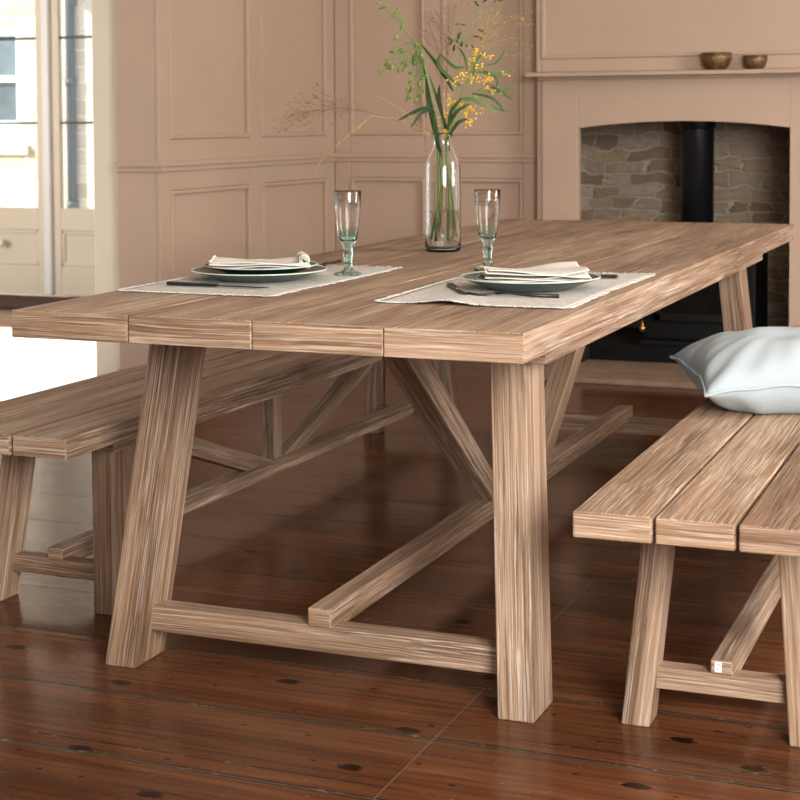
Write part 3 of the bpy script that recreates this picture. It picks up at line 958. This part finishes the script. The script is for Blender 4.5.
def knife(x, y, z, rz, ln, label, tilt=0.0):
    o = thing('table_knife', label, 'knife', (x, y, z), 0)
    o.rotation_euler = (0, tilt, rz)
    m = MB(); hl_ = ln * .50
    m.hexa([(0, -.007, 0), (0, .007, 0), (0, .007, .0075), (0, -.007, .0075)], [(hl_, -.0055, 0), (hl_, .0055, 0), (hl_, .0055, .006), (hl_, -.0055, .006)], .002, 2)
    m.build('handle', CUTLERY, o)
    m = MB()
    m.prism([(hl_ - .004, -.0045), (hl_ + .03, -.008), (ln * .88, -.0085), (ln * .97, -.005), (ln, .002), (ln * .96, .006), (hl_ - .004, .0045)], .0016, .0034, 'z', .0005)
    m.build('blade', CUTLERY, o)
    return o
def fork(x, y, z, rz, ln, label, tilt=0.0):
    o = thing('table_fork', label, 'fork', (x, y, z), 0)
    o.rotation_euler = (0, tilt, rz)
    m = MB()
    m.tube([(0, 0, .0032), (ln * .3, 0, .0040), (ln * .55, 0, .0075), (ln * .70, 0, .0060)], [.0042, .0036, .0026, .0030], 10)
    m.build('handle', CUTLERY, o)
    m = MB()
    m.hexa([(ln * .68, -.004, .0045), (ln * .68, .004, .0045), (ln * .68, .004, .0068), (ln * .68, -.004, .0068)], [(ln * .78, -.0115, .0025), (ln * .78, .0115, .0025), (ln * .78, .0115, .0048), (ln * .78, -.0115, .0048)], .0008, 2)
    hd = m.build('head', CUTLERY, o)
    for i in range(4):
        yy = -.0095 + i * .00633
        m = MB(); m.tube([(ln * .77, yy, .0036), (ln * .88, yy * .97, .0024), (ln, yy * .9, .0062)], [.0019, .0016, .0009], 8); m.build('tine', CUTLERY, hd)
    return o
knife(0.487, 0.452, ZM, -PI / 2 - .02, 0.248, 'black table knife lying on the near edge of the left placemat')
fork(1.128, 0.324, ZM + .001, math.radians(187), 0.20, 'black table fork behind the left plates, its end beside the tall glass')
knife(0.662, -0.140, ZM, math.radians(-150), 0.200, 'black knife slanting at the left corner of the right placemat')
fork(0.513, -0.428, ZM, math.radians(97), 0.19, 'black fork lying in front of the right green plate')
knife(0.952, -0.436, ZM, math.radians(95), 0.21, 'black knife with its handle sticking out behind the right green plate')

# glasses
def goblet(x, y, label, z):
    o = thing('flute_glass', label, 'glass', (x, y, z), 0, 'tall glasses on the table')
    m = MB()
    m.lathe([(r_ * 1.07, z_) for r_, z_ in [(0, .0125), (.0092, .0125), (.0088, .024), (.0092, .040), (.0112, .050), (.0096, .058), (.0115, .066), (.016, .0745), (.0215, .088), (.0245, .110), (.0275, .150), (.0300, .193), (.0294, .1945), (.0286, .193), (.0260, .150), (.0230, .111), (.0198, .091), (.0138, .081), (.006, .0775), (0, .077)]], n=56)
    m.build('bowl', GLASS, o)
    m = MB()
    m.lathe([(0, .0), (.0335, .0), (.0342, .0018), (.030, .0045), (.018, .0085), (.0100, .0122), (0, .0122)], n=8)
    for i in range(len(m.s)):
        m.s[i] = False
    st_ = m.build('foot', GREENGLASS, o)
    st_['label'] = 'green tinted faceted foot'
goblet(0.835, 0.174, 'tall clear flute glass on the left placemat beside the stacked plates', ZM)
goblet(1.085, -0.0825, 'tall clear flute glass standing behind the right plate and napkin', H)

# ------------------------------------------------------------------ bottle vase and stems
VX, VY = 1.594, 0.221
vs = thing('bottle_vase', 'clear glass bottle vase half filled with water, holding wild flowers', 'vase', (VX, VY, H))
m = MB()
out = [(0, 0), (.044, 0), (.0485, .003), (.0500, .010), (.0502, .05), (.0498, .15), (.0492, .225), (.0470, .246), (.0400, .264), (.0310, .280), (.0265, .292), (.0250, .304), (.0252, .312), (.0285, .317), (.0290, .3235), (.0262, .326)]
inn = [(.0228, .3235), (.0218, .304), (.0235, .291), (.0283, .278), (.0372, .262), (.0440, .245), (.0462, .224), (.0468, .15), (.0472, .05), (.0465, .016), (.042, .010), (0, .009)]
m.lathe(out + inn, n=72)
m.build('bottle', BOTTLE, vs)
m = MB(); m.lathe([(0, .0094), (.0418, .0104), (.0462, .0164), (.0468, .05), (.0465, .108), (.0461, .1125), (0, .1118)], n=64)
m.build('water', WATER, vs)

RV, FV = Vector((0.372, -0.928, 0)), Vector((0.928, 0.372, 0))
K = 0.002754
def fp(u, v, d=0.0):
    """Point in the bouquet's own upright frame: u right, v up (units of 2.75 mm from the bottle's foot), d metres back."""
    return Vector((VX, VY, H)) + RV * (u - 443) * K + FV * d + Vector((0, 0, (250.5 - v) * K))
def curve(pts, n=6):
    P = [Vector(p) for p in pts]
    Q = [P[0]] + P + [P[-1]]
    out = []
    for i in range(1, len(Q) - 2):
        for k in range(n):
            t = k / n
            a, b, c, d = Q[i - 1], Q[i], Q[i + 1], Q[i + 2]
            out.append(0.5 * ((2 * b) + (c - a) * t + (2 * a - 5 * b + 4 * c - d) * t * t + (3 * b - 3 * c + d - a) * t * t * t))
    out.append(P[-1])
    return out
def blade(m, pts, w, bend=0.25):
    """A leaf blade: strip with a fold along the midrib, tapering at both ends."""
    C = curve(pts, 5); n = len(C) - 1
    def fn(u, v):
        x = u * n; i = min(int(x), n - 1); p = C[i].lerp(C[i + 1], x - i)
        d = (C[min(i + 1, n)] - C[max(i - 1, 0)]).normalized()
        s = d.cross(FV)
        if s.length < .05:
            s = Vector((0, 0, 1))
        s.normalize()
        s = (s + FV * 0.45).normalized()
        nn = d.cross(s)
        ww = w * .88 * (math.sin(PI * min(1, u * .92 + .06)) ** .75)
        t = (v - .5) * 2
        return p + s * t * ww / 2 + nn * abs(t) * ww * bend * .5
    m.sheet(fn, 14, 4, 0.0004)
def flower_stem(name, label, cat, spine, rad, mat, group='stems in the bottle vase'):
    o = thing(name, label, cat, spine[0], 0, group)
    base = Vector(spine[0])
    C = curve(spine)
    m = MB(); n = len(C)
    m.tube([p - base for p in C], [rad * (1 - .65 * i / n) for i in range(n)], 8)
    m.build('stem', mat, o)
    return o, base
def finish(m, name, mat, o, base, kind=None):
    m.v = [p - base for p in m.v]
    ob = m.build(name, mat, o)
    if kind:
        ob['kind'] = kind
    return ob
rnd = random.Random(4)
def spikelets(m, lst, L0=.017):
    for (u, v, ang) in lst:
        p = fp(u, v, rnd.uniform(-.03, .03))
        a = math.radians(ang)
        d = (RV * math.cos(a) + Vector((0, 0, math.sin(a))) + FV * rnd.uniform(-.3, .3)).normalized()
        l = L0 * rnd.uniform(.8, 1.3)
        q = Vector((1, 0, 0)).rotation_difference(d)
        m.ball(p, 1, 1, (l / 2, l * .19, l * .12), q)
def twigs(m, root, lst, r=.0005, sag=4):
    for (u, v, _) in lst:
        p1 = fp(u, v, rnd.uniform(-.02, .02)); p0 = root
        mid = (p0 + p1) / 2 + Vector((0, 0, sag * K))
        m.tube(curve([p0, mid, p1], 3), r, 4)

# oat grass arching left
b0 = fp(434, 238, .005)
o, bs = flower_stem('oat_grass', 'green oat grass arching left over the table with hanging seed heads', 'flower stem',
                    [b0, fp(441, 190), fp(439, 150), fp(433, 105), fp(427, 70), fp(420, 42, -.01)], .0030, STEM)
sp = [(382, 72, 245), (390, 62, 235), (386, 63, 240), (393, 66, 250), (396, 52, 225), (401, 48, 215), (402, 57, 240), (399, 68, 245), (405, 67, 240), (397, 37, 250), (403, 28, 40), (392, 50, 210), (404, 61, 235),
      (410, 72, 220), (411, 80, 250), (413, 86, 262), (411, 96, 260), (420, 83, 265), (421, 92, 262), (416, 60, 265), (418, 52, 270), (422, 55, 255), (420, 46, 270), (416, 46, 262), (417, 63, 275), (414, 56, 255), (408, 88, 250), (418, 96, 230), (424, 75, 190)]
sp += [(u + rnd.uniform(-3, 3), v + rnd.uniform(-3, 3), a + rnd.uniform(-20, 20)) for u, v, a in sp]
m = MB(); spikelets(m, sp, .019); finish(m, 'seed_heads', OAT, o, bs)
m = MB(); twigs(m, fp(421, 43, -.01), sp[:18]); twigs(m, fp(425, 62), sp[18:]); finish(m, 'branchlets', STEM, o, bs)
# oat grass reaching up left
o, bs = flower_stem('oat_grass', 'thin oat grass reaching to the top left of the bouquet', 'flower stem',
                    [fp(438, 238, .012), fp(443, 180, .01), fp(440, 130, .01), fp(425, 70, .02), fp(408, 32, .02), fp(396, 14, .02)], .0018, STEM)
sp = [(380, 3, 20), (387, 6, 10), (397, 11, 35), (394, 16, 245), (401, 11, 350), (399, 8, 60), (384, 7, 200), (403, 17, 300)]
m = MB(); spikelets(m, sp, .020); finish(m, 'seed_heads', OAT, o, bs)
m = MB(); twigs(m, fp(403, 24, .02), sp, sag=1); finish(m, 'branchlets', STEM, o, bs)
# leafy sprig in the middle
o, bs = flower_stem('leafy_sprig', 'upright sprig with small dark green leaves in the middle of the bouquet', 'flower stem',
                    [fp(452, 236, -.01), fp(449, 180), fp(447, 140), fp(455, 90, .02), fp(462, 50, .03), fp(460, 22, .03)], .0018, STEM)
sp = [(458, 24, 190), (464, 25, 350), (459, 36, 90), (452, 42, 240), (455, 47, 260), (463, 43, 260), (482, 30, 330), (477, 36, 350), (482, 38, 320), (468, 45, 300), (474, 46, 320), (461, 33, 60), (478, 3, 130), (486, 1, 30), (502, 0, 10), (496, 1, 40), (451, 38, 150), (458, 40, 300)]
m = MB(); spikelets(m, sp, .018)
for f_ in m.v:
    pass
finish(m, 'leaves', LEAF, o, bs)
m = MB(); twigs(m, fp(461, 45, .03), sp, .0004, 2); finish(m, 'branchlets', STEM, o, bs)

def mimosa(label, spine, clusters, leaves, seed):
    r = random.Random(seed)
    o, bs = flower_stem('mimosa_sprig', label, 'flower stem', spine, .0029, STEM)
    m = MB()
    for (u, v, n, s) in clusters:
        for _ in range(int(n * 1.6)):
            p = fp(u + r.gauss(0, s), v + r.gauss(0, s * .8), r.gauss(0, s * K))
            m.ball(p, r.uniform(.0020, .0037), 1)
    finish(m, 'blossom', YELLOW, o, bs)['kind'] = 'stuff'
    m = MB()
    for (u, v, n, s) in clusters:
        best = min(curve(spine, 6), key=lambda q: (q - fp(u, v + 8)).length)
        m.tube(curve([best, (best + fp(u, v)) / 2 + Vector((0, 0, .006)), fp(u, v)], 4), .0007, 5)
    finish(m, 'twigs', STEM, o, bs)
    for pts, w, mt in leaves:
        m = MB(); blade(m, [fp(*p) for p in pts], w)
        finish(m, 'leaf', LEAF if mt == 0 else LEAF2, o, bs)
    return o
mimosa('yellow mimosa sprig leaning right above the bottle, fullest with blossom',
       [fp(458, 240, .01), fp(452, 195, .005), fp(448, 150), fp(455, 112), fp(468, 82), fp(478, 52)],
       [(457, 80, 8, 2.6), (464, 74, 8, 3), (470, 78, 9, 3), (477, 76, 7, 3), (488, 79, 14, 3.0), (486, 86, 4, 2), (474, 62, 6, 3), (482, 66, 6, 3), (494, 92, 5, 3), (478, 50, 7, 3.2), (484, 54, 5, 3), (492, 57, 3, 3), (505, 73, 4, 2.2)],
       [([(462, 86), (440, 66), (441, 53)], .013, 1), ([(470, 70), (490, 73), (514, 71)], .012, 1), ([(478, 66), (497, 62), (506, 48)], .007, 1), ([(486, 84), (500, 90), (513, 100)], .011, 0), ([(466, 66), (455, 66), (441, 53, -.02)], .011, 1),
        ([(484, 70), (497, 78), (497, 88)], .010, 0), ([(478, 90), (500, 91), (521, 83)], .009, 1), ([(474, 75), (476, 62), (486, 50)], .009, 1), ([(468, 70), (465, 55), (458, 46)], .008, 1)], 2)
mimosa('yellow mimosa sprig close above the bottle mouth with low blossom',
       [fp(447, 240, -.012), fp(449, 190, -.01), fp(447, 145, -.01), fp(453, 122, -.02), fp(464, 104, -.03), (fp(475, 93, -.03))],
       [(448, 112, 9, 2.6), (451, 103, 11, 2.8), (450, 98, 6, 3), (461, 104, 9, 2.8), (468, 108, 10, 3), (466, 113, 4, 2), (469, 121, 16, 3.2), (473, 96, 6, 2.2), (446, 131, 11, 2.6), (475, 111, 6, 2.2), (484, 108, 5, 3), (440, 117, 3, 3), (438, 125, 3, 1.5), (456, 83, 4, 2)],
       [([(447, 128, -.02), (456, 112, -.03), (470, 103, -.03)], .012, 0), ([(460, 98, -.03), (478, 100, -.04), (498, 114, -.04)], .014, 1), ([(472, 93, -.03), (492, 98, -.04), (504, 111, -.04)], .010, 0), ([(448, 130, -.02), (452, 110, -.02), (462, 98, -.02)], .012, 0),
        ([(450, 134, -.03), (458, 122, -.04), (468, 118, -.04)], .013, 0), ([(446, 126, -.01), (440, 100, -.01), (440, 84, -.01)], .012, 0), ([(490, 104, -.03), (502, 110, -.03), (512, 110, -.03)], .006, 1)], 9)
# lance leaves
o, bs = flower_stem('leaf_spray', 'spray of long dark lance shaped leaves on the left of the bottle neck', 'flower stem',
                    [fp(437, 240, -.012), fp(438, 200, -.01), fp(438, 150, -.012), fp(434, 118, -.01)], 0.0036, STEM)
for pts, w, mt in [([(440, 156), (436, 128), (430, 100), (427, 78)], .021, 0), ([(434, 120), (430, 95), (424, 64)], .011, 0), ([(454, 90, .02), (440, 66, .02), (422, 43, .02)], .012, 0), ([(436, 112), (424, 107), (399, 119)], .014, 0), ([(434, 108, -.02), (422, 112, -.02), (411, 127, -.02)], .010, 0),
                   ([(444, 122, .01), (438, 98, .01), (430, 74, .01)], .009, 1), ([(450, 150, .01), (447, 130, .01), (441, 104, .01)], .012, 0), ([(441, 152, -.018), (437, 138, -.02), (433, 112, -.025)], .014, 0), ([(426, 116), (428, 104), (432, 96)], .006, 0)]:
    m = MB(); blade(m, [fp(*p) for p in pts], w); finish(m, 'leaf', LEAF if mt == 0 else LEAF2, o, bs)

# dry bent stalk and feathery grasses
o, bs = flower_stem('bent_grass_stalk', 'dry yellow grass stalk kinked downwards, left of the bouquet against the wall', 'flower stem',
                    [fp(441, 236, .02), fp(443, 190, .012), fp(440, 150, .008), fp(428, 132), fp(398, 119, .01), fp(376, 115, .01), fp(371, 115.5, .01), fp(352, 131, .01), fp(334, 147, .01), fp(321, 160, .01), fp(312, 178, .01)], .0016, STRAW)
m = MB()
for u, v in ((364, 121), (356, 128), (349, 133), (340, 141), (368, 119), (361, 125)):
    p = fp(u, v, .01); d = fp(u - 7, v + 7, .01) - p
    m.ball(p + d * .3, 1, 1, (.011, .0017, .0013), Vector((1, 0, 0)).rotation_difference(d.normalized()))
finish(m, 'sheaths', STRAW, o, bs)
o, bs = flower_stem('grass_stalk', 'thin tan grass stalk slanting up left out of the bottle neck', 'flower stem',
                    [fp(452, 236, .02), fp(449, 190, .01), fp(445, 150, .006), (fp(432, 135)), fp(408, 113), fp(388, 100), fp(375, 93)], .0014, STRAW)
def panicle(label, spine, tips, seed, mat):
    r = random.Random(seed)
    o, bs = flower_stem('feather_grass', label, 'flower stem', spine, .0011, mat)
    C = curve(spine, 6)
    m = MB(); s = MB()
    for (u, v, n, sc) in tips:
        for _ in range(n):
            e = fp(u + r.gauss(0, sc), v + r.gauss(0, sc * .7), spine_d + r.gauss(0, .02))
            i = min(range(len(C)), key=lambda k: (C[k] - e).length)
            a = C[max(0, i - r.randint(2, 6))]
            m.tube(curve([a, (a + e) / 2 + Vector((0, 0, r.uniform(-.004, .008))), e], 3), .00028, 3)
            s.ball(e, 1, 1, (.0042, .0013, .0013), Vector((1, 0, 0)).rotation_difference((e - a).normalized()))
    finish(m, 'branchlets', mat, o, bs)['kind'] = 'stuff'
    finish(s, 'seeds', mat, o, bs)['kind'] = 'stuff'
spine_d = .012
panicle('feathery brown grass head stretching far left over the left placemat', [fp(440, 232, -.006), fp(443, 180), fp(441, 150), fp(430, 130), fp(396, 119, .01), fp(360, 109, .012), fp(330, 108, .012), fp(300, 112, .012), fp(272, 121, .012)],
        [(292, 118, 14, 7), (282, 124, 12, 5), (300, 100, 14, 8), (318, 94, 12, 8), (325, 108, 12, 9), (338, 100, 8, 8), (304, 122, 8, 5)], 6, PANICLE)
spine_d = .03
panicle('feathery brown grass head rising from the top of the bouquet', [fp(446, 238, .01), fp(447, 180, .01), fp(446, 140, .015), fp(448, 80, .03), fp(450, 30, .03), fp(452, -20, .03)],
        [(436, 10, 12, 9), (430, 24, 14, 9), (440, 20, 10, 8), (452, 2, 10, 9), (424, 38, 8, 8), (446, 36, 8, 8)], 8, PANICLE)
panicle('feathery pale grass head spreading to the top right of the bouquet', [fp(450, 238, .01), fp(448, 180, .01), fp(447, 140, .015), fp(462, 90, .03), fp(482, 40, .03), fp(500, 10, .03), fp(512, -12, .03)],
        [(506, 18, 16, 9), (526, 18, 14, 8), (495, 28, 14, 10), (522, 50, 12, 7), (490, 8, 12, 9), (470, 16, 10, 9), (510, 36, 8, 8)], 10, STRAW)

# ------------------------------------------------------------------ cushion
cu = thing('cushion', 'plump white linen cushion with piped edge lying on the right bench', 'cushion', (1.285, -0.757, BZ), math.radians(22))
HS = 0.232
def cush_xy(a, b):
    pull = 0.085
    x = a * HS * (1 - pull * (1 - b * b) ** 1.0 * abs(a) ** 3 )
    y = b * HS * (1 - pull * (1 - a * a) ** 1.0 * abs(b) ** 3 )
    return x, y
def cush_seam(a, b):
    # height of the seam above the bench: slack corners droop, one corner stands up
    z = 0.072
    c = max(0, a) * max(0, b)
    z += 0.0035 * math.sin(9 * a + 5 * b) * math.sin(7 * b - 3 * a)
    z += 0.006 * (max(0, a) * max(0, b)) ** 2
    z += -0.016 * (max(0, -a) * max(0, b)) ** 2
    return z
def puff(a, b):
    return max(0.0, (1 - abs(a) ** 2.4)) ** .55 * max(0.0, (1 - abs(b) ** 2.4)) ** .55
def wr(a, b):
    c = max(0, abs(a) * abs(b))
    ang = math.atan2(b, a)
    return .007 * c * math.sin(ang * 19) + .0025 * math.sin(6 * a + 4 * b) * puff(a, b) + .003 * math.sin(14 * a - 5 * b + 1) * puff(a, b) * abs(b)
def top(u, v):
    a, b = u * 2 - 1, v * 2 - 1
    x, y = cush_xy(a, b)
    return (x, y, cush_seam(a, b) + .100 * puff(a, b) + wr(a, b) * min(1, 4 * puff(a, b)))
def bot(u, v):
    a, b = u * 2 - 1, v * 2 - 1
    x, y = cush_xy(a, b)
    z = cush_seam(a, b) - .100 * puff(a, b) + wr(b, a) * min(1, 4 * puff(a, b)) * .5
    return (x, y, max(z, .0015))
bm = bmesh.new(); n = 56
def grid(fn):
    return [[bm.verts.new(fn(i / n, j / n)) for j in range(n + 1)] for i in range(n + 1)]
A = grid(top); B = grid(bot)
for i in range(n):
    for j in range(n):
        bm.faces.new([A[i][j], A[i + 1][j], A[i + 1][j + 1], A[i][j + 1]])
        bm.faces.new([B[i][j + 1], B[i + 1][j + 1], B[i + 1][j], B[i][j]])
bmesh.ops.remove_doubles(bm, verts=bm.verts[:], dist=1e-5)
bmesh.ops.recalc_face_normals(bm, faces=bm.faces[:])
m = MB(); m.add_bm(bm, None, True, endswap=False); m.build('cover', PILLOW, cu)
m = MB(); loop = []
for k in range(n): loop.append((k / n, 0))
for k in range(n): loop.append((1, k / n))
for k in range(n): loop.append((1 - k / n, 1))
for k in range(n + 1): loop.append((0, 1 - k / n))
m.tube([Vector(top(*q)) for q in loop], .0035, 8)
m.build('piping', PILLOW, cu)

# ------------------------------------------------------------------ light
w = bpy.data.worlds.new('World'); S.world = w; w.use_nodes = True
bg = w.node_tree.nodes['Background']
bg.inputs[0].default_value = (0.86, 0.93, 1.0, 1)
bg.inputs[1].default_value = 1.9
sun = bpy.data.lights.new('sun', 'SUN'); sun.energy = 12.0; sun.angle = 0.012; sun.color = (1.0, 0.94, 0.84)
so = bpy.data.objects.new('sun', sun); COL.objects.link(so)
so.rotation_euler = Vector((0.8, -1.0, -0.60)).to_track_quat('-Z', 'Y').to_euler()
def area(name, loc, target, sx, sy, power, col):
    l = bpy.data.lights.new(name, 'AREA'); l.shape = 'RECTANGLE'; l.size = sx; l.size_y = sy; l.energy = power; l.color = col
    o = bpy.data.objects.new(name, l); COL.objects.link(o); o.location = loc
    o.rotation_euler = (Vector(target) - Vector(loc)).to_track_quat('-Z', 'Y').to_euler()
    return o
area('added_light', (-2.30, -2.5, 1.65), (0.4, -0.3, 0.45), 1.2, 1.4, 205, (1.0, 0.98, 0.95))  # added key lamp floating inside the room, lights table and benches
area('added_light', (1.9, -3.9, 1.75), (3.4, 1.9, 1.1), 1.4, 1.6, 150, (1.0, 0.985, 0.97))  # added lamp inside the windowless right wall, brightens the panelled walls
area('added_light', (-4.7, -2.6, 1.9), (4.6, 0.2, 0.7), 2.0, 1.6, 85, (1.0, 0.985, 0.965))  # added lamp behind the camera, no opening there; lifts fronts and recess
area('added_light', (1.6, 5.85, 1.35), (6.2, 4.7, 0.6), 1.6, 1.8, 90, (1.0, 0.97, 0.92))  # added lamp just inside the side opening, brightens the French doors

# ------------------------------------------------------------------ camera
cam = bpy.data.cameras.new('camera'); co = bpy.data.objects.new('camera', cam); COL.objects.link(co)
yaw, pitch, roll, F, CY = -0.381616, 0.048254, -0.005183, 1637.868, 200.151
f = Vector((math.cos(pitch) * math.cos(yaw), -math.cos(pitch) * math.sin(yaw), -math.sin(pitch)))
r = f.cross(Vector((0, 0, 1))).normalized(); u = r.cross(f)
c, s = math.cos(roll), math.sin(roll)
r2, u2 = c * r + s * u, -s * r + c * u
M = Matrix.Identity(4)
for i in range(3):
    M[i][0], M[i][1], M[i][2] = r2[i], u2[i], -f[i]
M.translation = Vector((-2.63756, -1.35003, 1.11972))
co.matrix_world = M
cam.sensor_width = 36; cam.sensor_fit = 'HORIZONTAL'; cam.lens = F / 800 * 36
cam.shift_x = 0; cam.shift_y = -(400 - CY) / 800
cam.clip_start = 0.05; cam.clip_end = 200
cam.dof.use_dof = True; cam.dof.focus_distance = 3.4; cam.dof.aperture_fstop = 9.0
S.camera = co
S.view_settings.view_transform = 'Standard'; S.view_settings.look = 'None'
S.view_settings.gamma = 1.0; S.view_settings.use_curve_mapping = False
S.view_settings.exposure = 0.0
S.cycles.max_bounces = 10; S.cycles.transmission_bounces = 10; S.cycles.transparent_max_bounces = 12
S.cycles.sample_clamp_indirect = 6.0
S.cycles.use_denoising = True
